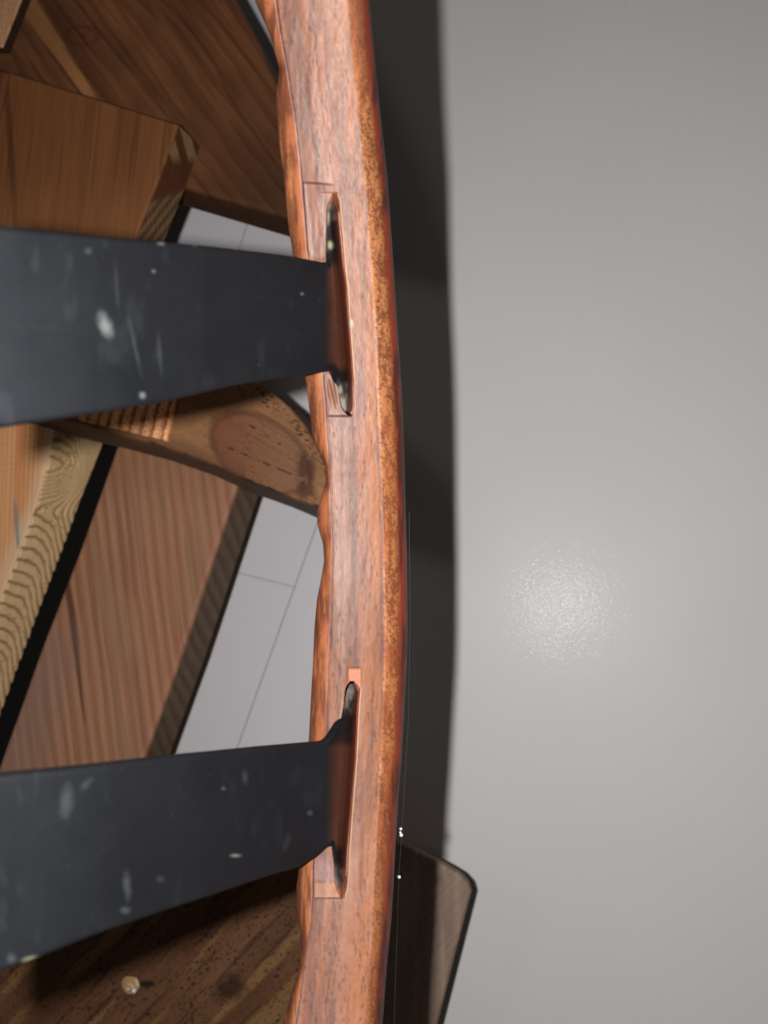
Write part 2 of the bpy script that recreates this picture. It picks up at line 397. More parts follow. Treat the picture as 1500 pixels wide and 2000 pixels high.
def paint_B(x, y, ac, al, sd, dz, px, py):
    c = mix(lin(166, 110, 66), lin(140, 88, 52), fbm(ac / 34, al / 240, 61))
    c = mix(c, lin(112, 66, 38), .5 * ss(.6, .8, streaks(ac, al, 62, 5, 200)))
    c = mix(c, lin(84, 48, 30), .6 * ss(9, 3, np.abs(x - np.interp(y, [140, 300, 450], [10, 22, 30]))))
    c = mix(c, lin(176, 120, 76), .4 * ss(320, 440, y))
    # end-cut side: pale sapwood crescents and red heart
    mid = ss(330, 350, py) * 0
    s = mix(lin(118, 70, 44), lin(98, 58, 38), fbm(px / 14, py / 14, 63))
    s = mix(s, lin(196, 166, 124), .6 * ss(.42, .5, .5 + .5 * np.sin(((px - 365) * .95 - (py - 300) * .25) / 5.0)) * ss(325, 300, py))
    lo = ss(378, 388, py + .35 * (px - 330)); ph = ((py - 380) + 1.3 * (px - 310)) / 24; f = ph - np.floor(ph)
    s = mix(s, mix(lin(150, 120, 88), lin(108, 76, 54), ss(.35, .55, f) * ss(1, .85, f)), lo)
    return c * (1 - sd)[..., None] + s * sd[..., None]
slat_short = tag(board('lattice_slat.001', [(19, 141), (-15, 300), (-60, 450), (-120, 690)], [(347, 243), (312, 340), (270, 446), (196, 690)], .124, .019, 2.0, paint_B, M_board, 96, side_rows=16, rnd=.0007, lean=.003, scale=(.46, .44, .42)),
    'short square-cut brown slat end resting on the dark upper board, above the upper black strap', 'wooden slat', 'slats of the lattice')
def paint_B2(x, y, ac, al, sd, dz, px, py):
    c = mix(lin(140, 88, 56), lin(112, 68, 44), fbm(ac / 14, al / 200, 71)); return mix(c, lin(80, 50, 34), .5 * sd)
tag(board('lattice_slat.002', [(-240, 66), (-260, 300), (-270, 690)], [(15, 140), (-19, 300), (-124, 690)], .1235, .018, 4, paint_B2, M_board, 96, scale=(.5, .48, .46)),
    'sliver of brown slat at the left edge, tight against the short square-cut slat', 'wooden slat', 'slats of the lattice')
def paint_G(x, y, ac, al, sd, dz, px, py):
    c = mix(lin(196, 150, 112), lin(160, 112, 78), rings(ac, al, 8, 74, .4, 1.5)); return mix(c, lin(20, 12, 8), .95 * sd)  # near-black side carries the shade of the gap
tag(board('lattice_slat.003', [(-240, -260), (-240, -100), (-240, 60)], [(128, -260), (80, -100), (4, 92)], .1115, .0062, 3, paint_G, M_pine, 100, rnd=.0006, scale=(.9, .9, .9)),
    'pale orange slat corner at the very top left of the picture, its side blackened for a shaded gap', 'wooden slat', 'slats of the lattice')

# --- pale pine board with carved-looking growth ridges on its side
def paint_D(x, y, ac, al, sd, dz, px, py):
    st = rings(ac + 2, al, 8.5, 81, .15, 1.2)
    c = mix(lin(214, 164, 116), lin(178, 112, 66), np.clip(st, 0, 1))
    c = mix(c, lin(196, 120, 74), .5 * ss(.5, .7, fbm(ac / 20, al / 300, 82)))
    ed = x - np.interp(y, [845, 988, 1083, 1170], [104, 69, 26, 0])
    c = mix(c, lin(206, 176, 140), .7 * ss(-26, -6, ed))
    c = mix(c, lin(96, 122, 132), .8 * ss(5, 1.5, np.abs(x - np.interp(y, [960, 1075], [28, 36]))) * ss(960, 1000, y) * ss(1078, 1060, y))
    f, zz = ringD(px, py)
    s = mix(lin(242, 208, 160), lin(158, 106, 66), .90 * ss(.66, .78, f) * ss(1.0, .93, f))
    s = mix(s, lin(206, 170, 112), .4 * fbm(px / 7, py / 7, 84))
    return c * (1 - sd)[..., None] + s * sd[..., None]
def ringD(px, py):
    le = np.interp(py, [700, 845, 988, 1083, 1170, 1400, 1700], [146, 106, 62, 34, 2, -88, -200])
    a = np.maximum(px - le, 0)
    fa = np.interp(a, [0, 25, 45, 60, 70, 90, 120], [0, 4, 12, 29, 50, 86, 150])
    up = ss(1010, 900, py)
    ph = (py - fa * (1 + .8 * up) - 16 * (fbm(px / 40, py / 60, 85) - .5) + 1.4 * (vn(px / 5, py / 9, 9) - .5)) / (21.5 - 5 * up)
    return ph - np.floor(ph), a
def disp_D(W, px, py, sd, Z, qa, qb):
    f, a = ringD(px, py)
    hgt = (.5 * f + .5 * ss(.0, .06, f)) * (1 - ss(.66, .80, f)) * .0011
    m = sd * (qb > .5)
    W[..., 0] += hgt * m; return W
pine = tag(board('pine_board', [(-300, 640), (-300, 988), (-300, 1083), (-300, 1170), (-300, 1400), (-320, 1600)],
                 [(138, 722), (69, 988), (34, 1083), (0, 1170), (-86, 1400), (-160, 1600)], .0765, .046, 1.6, paint_D, M_pine, 92, disp=disp_D, side_rows=60, rnd=.0008),
    'pale yellow pine board at the left edge, its cut side stepped in wavy growth ridges', 'wooden board')
def spheres(name, pts, r, mat, parent=None, kind=None, seg=6, rg=4):
    V = []; F = []
    th = np.linspace(.15, math.pi - .15, rg); ph = np.arange(seg) / seg * 2 * math.pi
    S = np.stack([np.sin(th)[:, None] * np.cos(ph), np.sin(th)[:, None] * np.sin(ph), np.cos(th)[:, None] + 0 * ph], -1).reshape(-1, 3)
    base = grid_faces(rg, seg, True)
    for k, p in enumerate(pts):
        V.append(np.array(p) + S * r * (.6 + .8 * _rng.rand())); F.append(base + k * len(S))
    o = link(name, mesh_np(name, np.concatenate(V), np.concatenate(F)), mat, parent)
    if kind: o['kind'] = kind
    return o
# resin beads sitting on the ridges of the pine board's side
pts = []
me = pine.data; co = np.zeros(len(me.vertices) * 3, np.float32); me.vertices.foreach_get('co', co); co = co.reshape(-1, 3)
bx_, by_ = proj(co); fr, aa = ringD(bx_, by_)
ok = np.where((co[:, 2] < .077) & (co[:, 2] > .036) & (fr > .52) & (fr < .62) & (aa > 25) & (by_ < 1440) & (by_ > 880) & (bx_ > 0) & (vn(bx_ / 40, by_ / 40, 3) > .55))[0]
for i in _rng.choice(ok, min(70, len(ok)), replace=False): pts.append(co[i] + np.array([.0003, 0, .0001]))
spheres('resin_beads', pts, .00050, M_resin, pine, 'stuff')

# added black strip standing in for deep shade between pine board and brown slat
def paint_K(x, y, ac, al, sd, dz, px, py): return np.zeros(x.shape + (3,)) + .004
shade_strip = board('gap_shade_strip', [(236, 770), (120, 1060), (60, 1220), (-10, 1400), (-100, 1640)], [(290, 780), (176, 1080), (110, 1240), (30, 1480), (-40, 1670)], .040, .036, 8, paint_K, M_black, 90)
tag(shade_strip, 'thin black strip added for the shade in the gap between pale pine board and brown slat', 'added shade strip')

# saw-torn offcut lying on the middle board, below the upper strap
def disp_S(W, px, py, sd, Z, qa, qb):
    f = (px * .96 + py * .26) / 21.0; f = f - np.floor(f)
    W[..., 2] += (1 - sd) * (.0011 * ss(0, .25, f) * ss(1, .8, f) + .0014 * (vn(px / 2.6, py / 2.6, 91) - .5) + .0008 * (vn(px / 5, py / 5, 92) - .5))
    return W
def paint_S(x, y, ac, al, sd, dz, px, py):
    f = (px * .96 + py * .26) / 21.0; f = f - np.floor(f)
    c = mix(lin(150, 92, 56), lin(232, 168, 118), ss(.05, .35, f) * ss(1, .75, f))
    return c * (.7 + .6 * vn(px / 3, py / 3, 93))[..., None]
saw = board('sawn_offcut', [(120, 690), (120, 790), (160, 822)], [(352, 720), (344, 790), (326, 862)], .1062, .004, 1.6, paint_S, M_pine, 75, disp=disp_S, rnd=.0006)
tag(saw, 'rough saw-torn orange offcut on the middle board, just under the upper black strap', 'wood offcut')

# resin drop on the lower board
a, b = np.meshgrid(np.linspace(.02, math.pi / 2, 14), np.arange(28) / 28 * 2 * math.pi, indexing='ij')
rr = .0047 * (1 + .25 * (vn(np.cos(b) * 2 + 5, np.sin(b) * 2 + 5, 3) - .5) + .12 * np.sin(a * 9 + b))
cen = WH(256, 1924, .050)
V = np.stack([cen[0] + rr * np.sin(a) * np.cos(b) * 1.15, cen[1] + rr * np.sin(a) * np.sin(b) * .9, .0497 + rr * np.cos(a) * .45], -1)
res = link('resin_drop', mesh_np('resin_drop', V, grid_faces(14, 28, True)[:, ::-1]), M_resin, tread_low); res['label'] = 'shiny amber resin drop'
spheres('chip', [WH(250, 1932, .0528), WH(262, 1935, .0524)], .0011, M_lint, res)

# ------------------------------------------------------------------ the carved wooden rail
silL = smooth_pl([(-120, 470), (0, 498), (36, 514), (78, 530), (134, 546), (179, 540), (207, 539), (266, 543), (336, 553), (448, 564), (482, 570), (600, 586), (741, 597), (813, 606), (850, 610), (870, 617), (907, 634), (940, 637), (975, 626), (1000, 619), (1025, 620), (1062, 631), (1095, 633), (1130, 627), (1170, 619), (1225, 614), (1300, 611), (1329, 609), (1447, 603), (1560, 594), (1701, 583), (1733, 579), (1787, 580), (1827, 588), (1853, 589), (1893, 584), (1939, 569), (1987, 557), (2100, 548)], -120, 2120, 2241, 20)
silR = smooth_pl([(-120, 706), (0, 722), (112, 732), (224, 743), (336, 756), (478, 766), (591, 773), (702, 781), (795, 786), (900, 790), (1000, 792.5), (1100, 795), (1225, 796), (1300, 794.5), (1364, 791), (1485, 784), (1560, 778), (1640, 773), (1720, 769), (1800, 764), (1880, 756), (1947, 751), (2000, 747), (2100, 738)], -120, 2120, 2241, 30)
lineL = smooth_pl([(-120, 522), (0, 540), (56, 547), (134, 561), (224, 577), (322, 588), (364, 592), (476, 600), (735, 632), (806, 638), (850, 640), (925, 645), (975, 646), (1050, 650), (1125, 649), (1200, 647), (1262, 646), (1300, 642), (1380, 640), (1450, 638), (1600, 620), (1688, 612), (1747, 612), (1800, 607), (1853, 600), (1907, 592), (1947, 586), (2000, 578), (2100, 566)], -120, 2120, 2241, 16)
lineR = smooth_pl([(-120, 664), (0, 678), (112, 688), (224, 699), (336, 711), (478, 721), (591, 729), (702, 735), (850, 739), (1000, 744), (1100, 747), (1225, 749), (1300, 748), (1485, 742), (1640, 733), (1720, 729), (1880, 722), (2000, 712), (2100, 702)], -120, 2120, 2241, 30)
slL = smooth_pl([(-120, 560), (0, 590), (330, 649), (372, 651), (380, 649), (396, 641), (410, 638), (460, 637), (500, 636), (720, 648), (757, 659), (795, 666), (806, 674), (812, 680), (840, 684), (1320, 683), (1332, 683), (1338, 677), (1348, 673.5), (1378, 671), (1409, 665), (1440, 652), (1659, 648), (1693, 652), (1720, 653.5), (1742, 658), (1753, 665), (1780, 660), (2000, 630), (2100, 615)], -120, 2120, 2241, 3)
slR = smooth_pl([(-120, 568), (0, 598), (330, 656), (372, 657), (380, 658), (392, 662), (450, 667), (520, 673), (563, 678), (637, 683), (702, 688), (748, 691), (795, 691.5), (806, 690), (812, 687), (840, 691), (1320, 690), (1332, 692), (1336, 699), (1346, 703.5), (1373, 701), (1407, 699), (1485, 695), (1560, 689), (1613, 685), (1667, 681), (1707, 679), (1735, 677), (1753, 672), (1780, 668), (2000, 638), (2100, 623)], -120, 2120, 2241, 3)
dface = smooth_pl([(-120, .206), (0, .214), (500, .239), (1000, .250), (1400, .250), (1600, .247), (2000, .232), (2100, .227)], -120, 2120, 2241, 300)
rows = np.arange(-100, 2101, 1.6)
def insl(y): return np.clip(ss(376, 381, y) * ss(812, 807, y) + ss(1331, 1336, y) * ss(1754, 1749, y), 0, 1)
segs = []                         # (u in 0..5, where integer = control line)
segs += list(0 + np.sin(np.linspace(0, 1, 20, endpoint=False) * math.pi / 2) ** 1.4 * 1.0)
segs += list(1 + np.linspace(0, 1, 20, endpoint=False))
segs += [2, 2.025, 2.06, 2.12, 2.25, 2.4, 2.6, 2.75, 2.88, 2.94, 2.975]
segs += list(3 + np.linspace(0, 1, 26, endpoint=False))
segs += list(4 + np.sin(np.linspace(0, 1, 28) * math.pi / 2))
U = np.array(segs); nU = len(U)
ctl = np.stack([f(rows) for f in (silL, lineL, slL, slR, lineR, silR)], 1)
ui = np.minimum(U.astype(int), 4); uf = U - ui
PX = ctl[:, ui] * (1 - uf) + ctl[:, ui + 1] * uf
PY = rows[:, None] + 0 * PX
dz = np.zeros_like(PX)            # depth below the face, metres
e = 1 - np.clip(U, 0, 1)
wave = .5 + .5 * np.sin(rows / 31.0 + 1.2 * np.sin(rows / 87))[:, None]
dz += (.0052 * (1 - np.sqrt(np.clip(1 - e ** 2, 0, 1))) + .0006 * e)[None, :] * (.8 + .4 * wave)
x3 = np.clip(U - 4, 0, 1)
dz += (.0085 * (1 - np.sqrt(np.clip(1 - x3 ** 2.0, 0, 1))) + .0012 * x3)[None, :]
dz += .00035 * ((PX - 690) / 60) ** 2 * ((U >= 1) & (U <= 4))[None, :]
# groove lines between the facets
def lineat(f, w): return np.exp(-((PX - f(rows)[:, None]) / w) ** 2)
dz += .00022 * lineat(lineL, 2.2) * (.3 + .9 * fbm(PX * 0 + 2, PY / 60, 3)) + .00010 * lineat(lineR, 1.6) * ss(760, 800, PY) * ss(1500, 1400, PY)
# shallow recesses cut round the slots
rL = lineL(rows)[:, None]; sRw = slR(rows)[:, None]; sLw = slL(rows)[:, None]
rec = ss(rL - 1, rL + 5, PX) * ss(sRw + 2, sRw - np.where(PY < 376, 40, 3), PX) * (ss(355 + .07 * (PX - 600), 359 + .07 * (PX - 600), PY) * ss(520, 500, PY) + ss(715, 735, PY) * ss(815, 810, PY) + ss(1640, 1690, PY) * ss(1757, 1751, PY))
rec2 = ss(670, 673, PX) * ss(706, 703, PX) * ss(1303, 1307, PY) * ss(1345, 1338, PY) * (PX > sLw - 3)
rec = np.clip(rec, 0, 1)
dz += rec * .00045 + rec2 * .0004
dz += .0007 * np.exp(-((PX - (sLw - 9)) / 4.0) ** 2) * np.exp(-((PY - 770) / 20) ** 2)
dz -= .0005 * np.exp(-((PX - (sLw - 15)) / 5.0) ** 2) * np.exp(-((PY - 768) / 22) ** 2)
dz += .0003 * (fbm(PX / 26, PY / 70, 101) - .5) + .00012 * (fbm(PX / 6, PY / 30, 102) - .5)
# pitted texture of the right chamfer
pit = (ss(4.03, 4.2, U) * ss(4.9, 4.6, U))[None, :] * ss(150, 330, PY)
dz += pit * .00018 * (vn(PX / 3.2, PY / 5.0, 103) - .5)
inside = (U > 2) & (U < 3)
prof = np.where(inside, ss(0, .05, np.minimum(U - 2, 3 - U)), 0)
slotm = insl(rows)[:, None] * prof[None, :]
dzs = slotm * .0125
dz = dz * (1 - slotm)
Dp = dface(rows)[:, None] + dz
Pc = ray(PX, PY) * Dp[..., None]
Pc[..., 2] -= dzs
# underside: sides then bottom
th = .0155
nb = 22
bt = np.linspace(0, 1, nb + 2)[1:-1]
ang = bt * math.pi
xl = (silL(rows) + 0)[:, None]; xr = silR(rows)[:, None]
xm = (xl + xr) / 2; hw = (xr - xl) / 2
PXb = xm + hw * (np.sign(np.cos(ang)) * np.abs(np.cos(ang)) ** .35)[None, :] * .985
depL = Dp[:, :1]; depR = Dp[:, -1:]
Dbase = depR * (1 - bt) + depL * bt
Pb = ray(PXb, PY[:, :1] + 0 * PXb) * (dface(rows)[:, None] + .009 + 0 * PXb)[..., None]
Pb[..., 2] -= (th - .009) * (np.sin(ang) ** .4)[None, :]
Pall = np.concatenate([Pc, Pb], 1)
# colours
def rail_col(PX, PY, U):
    u = U[None, :] + 0 * PX
    ac = PX - silR(rows)[:, None]
    pore = ss(.62, .80, vn(PX / 1.9, PY / 13, 110)) * ss(.40, .6, fbm(PX / 18, PY / 90, 111))
    face = mix(lin(136, 92, 78), lin(172, 110, 84), ss(.35, .65, fbm(ac / 13, PY / 240, 112)))
    face = mix(face, lin(190, 146, 134), .45 * ss(.52, .68, fbm(ac / 20, PY / 330, 130)) * ss(20, -20, PX - slR(rows)[:, None] - 10))  # whitish sheen patches put into the face colour
    face = mix(face, lin(188, 114, 68), .85 * ss(slR(rows)[:, None] + 2, lineR(rows)[:, None] - 6, PX) * ss(.3, .6, fbm(ac / 12, PY / 300, 113) + .1))
    face = mix(face, lin(110, 76, 74), .40 * ss(.52, .75, fbm(PX / 10, PY / 150, 114)))
    face = mix(face, lin(84, 56, 58), .60 * pore)
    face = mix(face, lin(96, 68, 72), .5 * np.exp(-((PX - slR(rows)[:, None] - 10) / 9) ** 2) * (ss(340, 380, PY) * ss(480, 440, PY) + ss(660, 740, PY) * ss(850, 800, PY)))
    # left chamfer: orange, stained
    lf = mix(lin(158, 92, 54), lin(112, 62, 40), ss(.35, .65, fbm(PX / 9, PY / 55, 116)))
    lf = mix(lf, lin(176, 118, 70), .6 * ss(.56, .72, fbm(PX / 5, PY / 90, 117)))  # paler highlight spots painted into the chamfer
    lf = mix(lf, lin(88, 48, 28), .6 * ss(.5, .62, fbm(PX / 7, PY / 120, 118)) * ss(.75, .3, u))
    # right chamfer: golden, mottled, then red brown
    rf = mix(lin(206, 142, 84), lin(136, 84, 54), ss(.35, .63, vn(PX / 2.2, PY / 3.4, 119) * .4 + .6 * fbm(PX / 7, PY / 30, 120)))
    rf = mix(rf, lin(176, 98, 56), .7 * ss(740, 900, PY) * ss(.3, .7, fbm(PX / 30, PY / 90, 121)))
    rf = mix(rf, face, ss(260, 60, PY) * .7)
    rf = mix(rf, lin(150, 92, 60), .5 * ss(1450, 1700, PY))
    red = mix(lin(176, 74, 40), lin(110, 44, 28), ss(.4, .65, fbm(PX / 10, PY / 90, 122)))
    xr_ = silR(rows)[:, None] - PX
    rf = mix(rf, red, ss(22, 9, xr_ + 6 * (fbm(PX / 12, PY / 50, 123) - .5)))
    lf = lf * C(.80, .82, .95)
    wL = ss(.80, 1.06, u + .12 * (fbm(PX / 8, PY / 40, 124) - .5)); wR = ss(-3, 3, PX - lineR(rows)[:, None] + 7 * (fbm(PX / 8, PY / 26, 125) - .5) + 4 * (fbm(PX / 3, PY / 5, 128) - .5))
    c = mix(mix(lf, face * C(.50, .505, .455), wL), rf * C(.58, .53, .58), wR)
    c = mix(c, lin(66, 42, 50), .65 * lineat(lineL, 1.9) * ss(.25, .5, fbm(PX * 0, PY / 50, 126)) + 0)
    c = mix(c, lin(70, 44, 42), .55 * lineat(lineR, 1.5) * ss(760, 860, PY) * ss(1480, 1380, PY) * ss(.3, .5, fbm(PX * 0, PY / 40, 127)))
    # recess edges and pale rims of the slots
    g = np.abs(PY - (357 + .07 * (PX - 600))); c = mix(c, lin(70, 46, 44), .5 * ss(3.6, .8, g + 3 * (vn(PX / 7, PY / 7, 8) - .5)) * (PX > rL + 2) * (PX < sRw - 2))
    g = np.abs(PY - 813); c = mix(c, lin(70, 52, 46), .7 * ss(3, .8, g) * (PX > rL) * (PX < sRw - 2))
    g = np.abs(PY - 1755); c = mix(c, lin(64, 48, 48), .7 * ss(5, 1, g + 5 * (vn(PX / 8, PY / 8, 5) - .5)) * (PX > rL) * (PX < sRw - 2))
    c = mix(c, lin(120, 88, 84), .6 * rec * ss(1600, 1650, PY) * ss(1722, 1716, PY)); c = mix(c, lin(170, 116, 84), .35 * rec * ss(1722, 1728, PY))
    c = mix(c, lin(206, 134, 100), .45 * rec2)
    rim = np.exp(-((PX - sRw - 1.6) / 1.0) ** 2) * insl(rows)[:, None] * (U >= 3)[None, :]
    c = mix(c, lin(206, 170, 124), .45 * rim)
    rim = np.exp(-((PX - sLw + 1.6) / 1.4) ** 2) * insl(rows)[:, None] * (U <= 2)[None, :]
    c = mix(c, lin(190, 150, 104), 0.12 * rim)
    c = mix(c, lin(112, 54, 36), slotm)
    g = np.hypot((PX - 686) / 4, (PY - 632) / 8); c = mix(c, lin(140, 132, 110), .9 * ss(1.3, .7, g) * (U >= 3)[None, :])
    return c
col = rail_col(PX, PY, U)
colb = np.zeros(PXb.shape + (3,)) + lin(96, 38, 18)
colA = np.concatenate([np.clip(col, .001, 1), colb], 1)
Ux = np.concatenate([PX - silR(rows)[:, None], PXb - 600], 1); Yx = np.concatenate([PY, PY[:, :1] + 0 * PXb], 1)
uv = np.stack([Ux * .00015, Yx * .00015], -1)
F = grid_faces(len(rows), Pall.shape[1], True)
Wv = C2W(Pall)
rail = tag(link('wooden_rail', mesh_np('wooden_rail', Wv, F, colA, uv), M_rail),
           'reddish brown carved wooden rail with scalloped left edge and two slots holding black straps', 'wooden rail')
vv = Wv.reshape(-1, 3); k = 300 * Pall.shape[1] + 60; f = F[300 * Pall.shape[1] + 60]
nn = np.cross(vv[f[1]] - vv[f[0]], vv[f[2]] - vv[f[0]])
if nn @ (CAM - vv[f[0]]) < 0: rail.data.flip_normals()

# ------------------------------------------------------------------ black straps
def strap_mat():
    m, nt, b = new_mat('black_smooth_strap'); L = nt.links.new
    at = N(nt, 'ShaderNodeAttribute', attribute_name='Tint'); ro = N(nt, 'ShaderNodeAttribute', attribute_name='Gloss')
    L(at.outputs['Color'], b.inputs['Base Color']); L(ro.outputs['Fac'], b.inputs['Roughness'])
    tc = N(nt, 'ShaderNodeTexCoord')
    n = N(nt, 'ShaderNodeTexNoise'); n.inputs['Scale'].default_value = 500; n.inputs['Detail'].default_value = 4
    L(tc.outputs['Object'], n.inputs['Vector'])
    bp = N(nt, 'ShaderNodeBump'); bp.inputs['Strength'].default_value = .10; bp.inputs['Distance'].default_value = .0002
    L(n.outputs[0], bp.inputs['Height']); L(bp.outputs[0], b.inputs['Normal'])
    b.inputs['Specular IOR Level'].default_value = .34; b.inputs['Specular Tint'].default_value = (.88, .93, 1.0, 1)
    return m
M_strap = strap_mat()
def strap(name, top, bot, bend_top, bend_bot, soft, marks, label, seed):
    """top/bot: borders in the picture against x; bend_*: (s, y) while the strap dives into the slot"""
    path = [(-170, .155), (0, .1655), (200, .1805), (400, .2030), (540, .2230), (596, .2315), (628, .2362), (645, .2386), (660, .2413), (671, .2446), (678, .2490), (681, .2530), (682, .2570)]
    path = np.array(path); xe = float(slR((np.interp(620, *np.array(top).T) + np.interp(620, *np.array(bot).T)) / 2)) - 2.0
    path[:, 0] = np.where(path[:, 0] > 600, 600 + (path[:, 0] - 600) * (xe - 600) / 82.0, path[:, 0])
    seg = np.array([0, .1, .3, .5, .63, .68, .72, .76, .80, .85, .90, .95, 1.0])
    s = np.concatenate([np.linspace(0, .7, 260, endpoint=False), np.linspace(.7, 1, 110)])
    px = np.interp(s, seg, path[:, 0]); dp = np.interp(s, seg, path[:, 1])
    k = np.hanning(17)[1:-1]; k /= k.sum()
    q0, q1 = px.copy(), dp.copy()
    px[30:] = np.convolve(np.pad(px, 8, mode='edge'), k, 'same')[8:-8][30:]; dp[30:] = np.convolve(np.pad(dp, 8, mode='edge'), k, 'same')[8:-8][30:]
    fl = ss(.725, .90, s) if soft else ss(.775, .85, s); fb = ss(.775, .85, s)
    K2 = np.hanning(93)[1:-1]; K2 /= K2.sum(); wb = ss(.52, .30, s) * ss(0, .02, s)
    dlin = np.convolve(np.pad(q1, 46, mode='reflect', reflect_type='odd'), K2, 'same')[46:-46]; dp = dp * (1 - wb) + dlin * wb
    xlin = np.convolve(np.pad(q0, 46, mode='reflect', reflect_type='odd'), K2, 'same')[46:-46]; px = px * (1 - wb) + xlin * wb
    dp = dp + (float(dface((np.interp(620, *np.array(top).T) + np.interp(620, *np.array(bot).T)) / 2)) - .2412) * ss(350, 640, px)
    yt = np.interp(px, *np.array(top).T); yt = yt + (bend_top - yt) * fl
    yb = np.interp(px, *np.array(bot).T); yb = yb + (bend_bot - yb) * fb
    k2 = np.hanning(9)[1:-1]; k2 /= k2.sum()
    yt = np.convolve(np.pad(yt, 6, mode='edge'), k2, 'same')[6:-6]; yb = np.convolve(np.pad(yb, 6, mode='edge'), k2, 'same')[6:-6]
    # path in camera x / z
    X = (px - 750) * K * dp; Z = -dp
    tx = np.gradient(X); tz = np.gradient(Z); l = np.hypot(tx, tz); nx, nz = -tz / l, tx / l     # points to the viewer side
    sgn = np.sign(nz[50]); nx *= sgn; nz *= sgn
    th_ = .0031
    # cross-section loop in (v along width, n across thickness); rounded edges
    nw = 110; r = .0013
    W_ = (yb - yt)                        # pixels
    ym = (yt + yb) / 2
    vloop = []; nloop = []; er = []
    vv_ = np.linspace(-1, 1, nw)
    for v in vv_: vloop.append(v); nloop.append(0.); er.append(-1.)
    for a in np.linspace(0, math.pi / 2, 6)[1:]: vloop.append(1); nloop.append(-r * (1 - math.cos(a))); er.append(math.sin(a))
    for q in np.linspace(0, 1, 5)[1:-1]: vloop.append(1); nloop.append(-r - (th_ - 2 * r) * q); er.append(1)
    for a in np.linspace(math.pi / 2, 0, 6)[:-1]: vloop.append(1); nloop.append(-th_ + r * (1 - math.cos(a))); er.append(math.sin(a))
    for v in vv_[::-1][::4]: vloop.append(v); nloop.append(-th_); er.append(-1.)
    for a in np.linspace(0, math.pi / 2, 6)[1:]: vloop.append(-1); nloop.append(-th_ + r * (1 - math.cos(a))); er.append(math.sin(a))
    for q in np.linspace(0, 1, 5)[1:-1]: vloop.append(-1); nloop.append(-th_ + r + (th_ - 2 * r) * q); er.append(1)
    for a in np.linspace(math.pi / 2, 0, 6)[:-1]: vloop.append(-1); nloop.append(-r * (1 - math.cos(a))); er.append(math.sin(a))
    vl = np.array(vloop); nl = np.array(nloop); er = np.array(er)
    depth = dp[:, None] + 0 * vl
    Yp = ym[:, None] + vl[None, :] * (W_ / 2)[:, None]
    hw_m = (W_ / 2)[:, None] * K * dp[:, None]
    inset = np.where(er < 0, r * np.abs(vl) * 1.0, r * (1 - np.clip(er, 0, 1)))
    Ym = -(ym[:, None] - 1000) * K * dp[:, None] - np.sign(vl) * np.where(np.abs(vl) < 1, np.abs(vl) * (hw_m - r), hw_m - r + np.where(er < 0, 0, np.clip(er, 0, 1)) * r)
    # lateral drift so the buried part follows the slanting slot
    w = ss(.73, .83, s)[:, None]
    yc = float(np.interp(.7, s, ym))
    drift = (slR(Yp) - slR(yc)) * w * .92
    Xm = X[:, None] + drift * K * dp[:, None] + nx[:, None] * nl
    Zm = Z[:, None] + nz[:, None] * nl + (dface(yc) - dface(Yp)) * w - .0
    V = C2W(np.stack([Xm, Ym, Zm], -1))
    qx, qy = proj(V)
    lay = .6 * fbm(qx / 160, qy / 120, seed) + .4 * fbm(qx / 40, qy / 300, seed + 1)
    base = mix(C(.0030, .0033, .0045), C(.0090, .0094, .0115), lay)
    # handling haze
    hz = ss(.62, .85, fbm(qx / 34, qy / 90, seed + 2)) * .5
    base = mix(base, C(.016, .018, .021), hz)
    for (mx, my, rx, ry, an, st, kind) in marks:
        ca, sa_ = math.cos(an), math.sin(an); dx = qx - mx; dy = qy - my
        rr_ = np.hypot((dx * ca + dy * sa_) / rx, (-dx * sa_ + dy * ca) / ry) + .5 * (fbm(qx / 9, qy / 9, seed + 7) - .5)
        colr = {0: C(.07, .075, .085), 1: C(.20, .21, .21), 2: C(.36, .35, .22)}[kind]
        base = mix(base, colr, st * .8 * ss(1.25, .1, rr_))
    # tiny dust specks
    base = mix(base, C(.12, .12, .12), 0.15 * ss(.975, .995, vn(qx / 3.2, qy / 3.2, seed + 9)))
    # reddish brown base colour where the strap dives into the wood
    brown_ = ss(.728, .80, s)[:, None] * ss(.02, .10, 1 - np.abs(vl))[None, :]
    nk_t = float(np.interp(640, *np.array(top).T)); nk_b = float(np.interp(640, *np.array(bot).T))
    brown_ = brown_ * ss(nk_t - 6, nk_t + 14, qy) * ss(nk_b + 6, nk_b - 14, qy)
    base = mix(base, C(.070, .024, .014) * (.8 + .4 * fbm(qx / 12, qy / 40, seed + 3))[..., None], .9 * brown_)
    # worn bright tips inside the slots
    tipd = np.minimum(np.abs(qy - bend_top), np.abs(qy - bend_bot)) + 26 * (fbm(qx / 9, qy / 14, seed + 4) - .5)
    wear = ss(.745, .775, s)[:, None] * ss(62, 48, tipd) * (1 - .75 * ss(.3, .5, vn(qx / 6, qy / 13, seed + 6)) * ss(20, 34, tipd))
    wear = wear * (ss(1600, 1500, qy) * ss(1300, 1400, qy) * -.75 + 1)
    base = mix(base, mix(C(.30, .27, .23), C(.12, .11, .10), fbm(qx / 4, qy / 5, seed + 8)), .8 * wear)
    gloss = np.clip(.60 - .30 * ss(.72, .80, s)[:, None] + 0 * qx - .10 * (fbm(qx / 50, qy / 50, seed + 5) - .5), .12, .9)
    F = grid_faces(len(s), len(vl), True)
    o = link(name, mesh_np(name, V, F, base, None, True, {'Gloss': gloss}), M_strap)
    v3 = V.reshape(-1, 3); f = F[100 * len(vl) + 50]; nn = np.cross(v3[f[1]] - v3[f[0]], v3[f[2]] - v3[f[0]])
    if nn @ (CAM - v3[f[0]]) < 0: o.data.flip_normals()
    # close both ends
    return tag(o, label, 'strap', 'black straps threaded through the rail')
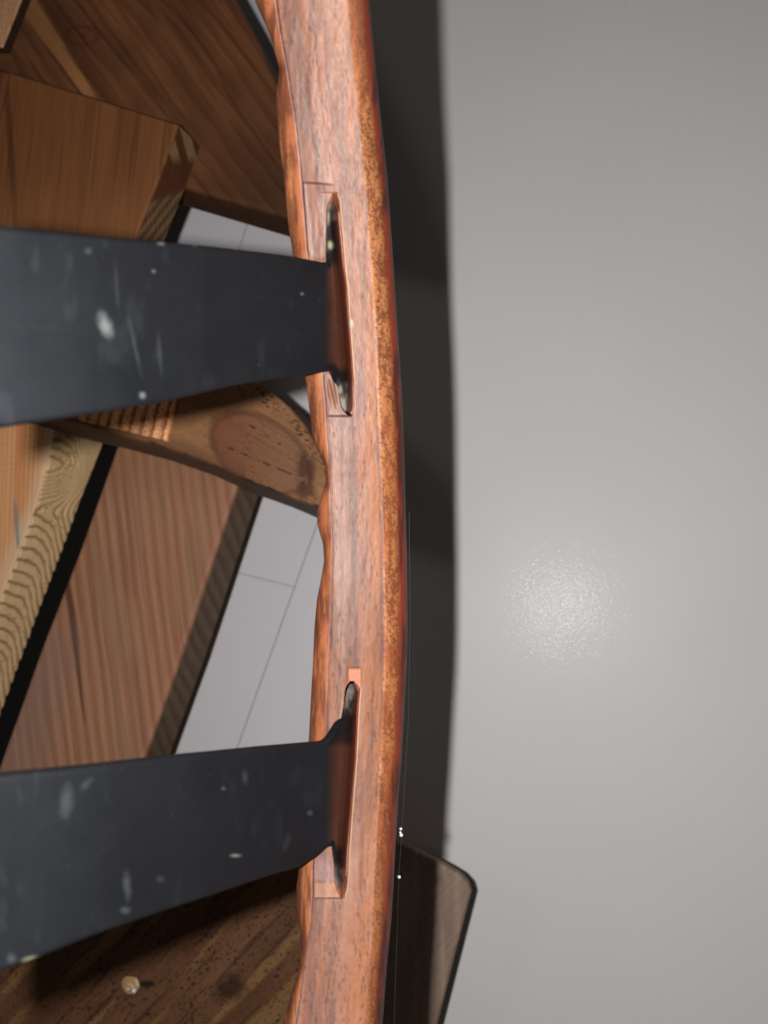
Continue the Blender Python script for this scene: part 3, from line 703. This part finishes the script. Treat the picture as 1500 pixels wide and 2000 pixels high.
strap('strap', [(-170, 420), (0, 438), (233, 462), (420, 480), (560, 497), (635, 511), (660, 512)],
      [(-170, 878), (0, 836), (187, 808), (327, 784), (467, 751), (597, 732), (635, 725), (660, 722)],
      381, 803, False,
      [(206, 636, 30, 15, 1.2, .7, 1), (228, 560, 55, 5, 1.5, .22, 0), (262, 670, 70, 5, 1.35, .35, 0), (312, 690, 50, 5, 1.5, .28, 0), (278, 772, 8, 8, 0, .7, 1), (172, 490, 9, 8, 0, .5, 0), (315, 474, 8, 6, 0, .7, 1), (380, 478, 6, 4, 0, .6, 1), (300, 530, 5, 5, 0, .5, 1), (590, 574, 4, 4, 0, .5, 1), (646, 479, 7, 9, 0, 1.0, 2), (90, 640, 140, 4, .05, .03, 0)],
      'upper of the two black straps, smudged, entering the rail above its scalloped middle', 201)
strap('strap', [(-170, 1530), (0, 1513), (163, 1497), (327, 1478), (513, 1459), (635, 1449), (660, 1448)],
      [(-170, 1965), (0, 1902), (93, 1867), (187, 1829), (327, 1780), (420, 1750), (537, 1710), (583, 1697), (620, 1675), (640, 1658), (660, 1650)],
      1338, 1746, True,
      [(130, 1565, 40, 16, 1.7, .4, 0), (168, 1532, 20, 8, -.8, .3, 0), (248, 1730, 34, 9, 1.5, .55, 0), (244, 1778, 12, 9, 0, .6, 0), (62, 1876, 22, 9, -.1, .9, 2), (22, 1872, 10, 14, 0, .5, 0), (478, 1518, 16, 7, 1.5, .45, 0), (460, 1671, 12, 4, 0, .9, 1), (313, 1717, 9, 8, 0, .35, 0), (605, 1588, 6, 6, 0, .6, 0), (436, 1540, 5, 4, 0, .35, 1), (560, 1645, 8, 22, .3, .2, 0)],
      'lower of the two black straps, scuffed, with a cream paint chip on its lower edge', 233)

# ------------------------------------------------------------------ hair-thin thread with lint beside the rail
cu = bpy.data.curves.new('loose_thread', 'CURVE'); cu.dimensions = '3D'; cu.bevel_depth = .00004; cu.bevel_resolution = 2
sp = cu.splines.new('POLY'); ty = np.linspace(1000, 2050, 60)
tp = WD(np.interp(ty, [1000, 1200, 1400, 1620, 1712, 2050], [799, 801, 798, 785, 779, 768]), ty, .262)
sp.points.add(len(tp) - 1)
for i, p in enumerate(tp): sp.points[i].co = (*p, 1)
M_thread = flat('grey_thread', (.05, .045, .04), .6)
th_o = bpy.data.objects.new('tmp_thread', cu); scene.collection.objects.link(th_o)
dg = bpy.context.evaluated_depsgraph_get(); tm = bpy.data.meshes.new_from_object(th_o.evaluated_get(dg)); bpy.data.objects.remove(th_o)
tm.materials.clear()
thr = link('loose_thread', tm, M_thread); tag(thr, 'hair-thin loose thread with two bits of lint along the right side of the rail', 'thread')
spheres('lint', [WD(783, 1619, .262), WD(782, 1626, .262), WD(784, 1631, .262)], .00045, M_lint, thr)
spheres('lint', [WD(776, 1712, .262), WD(780, 1713, .262)], .00045, M_lint, thr)
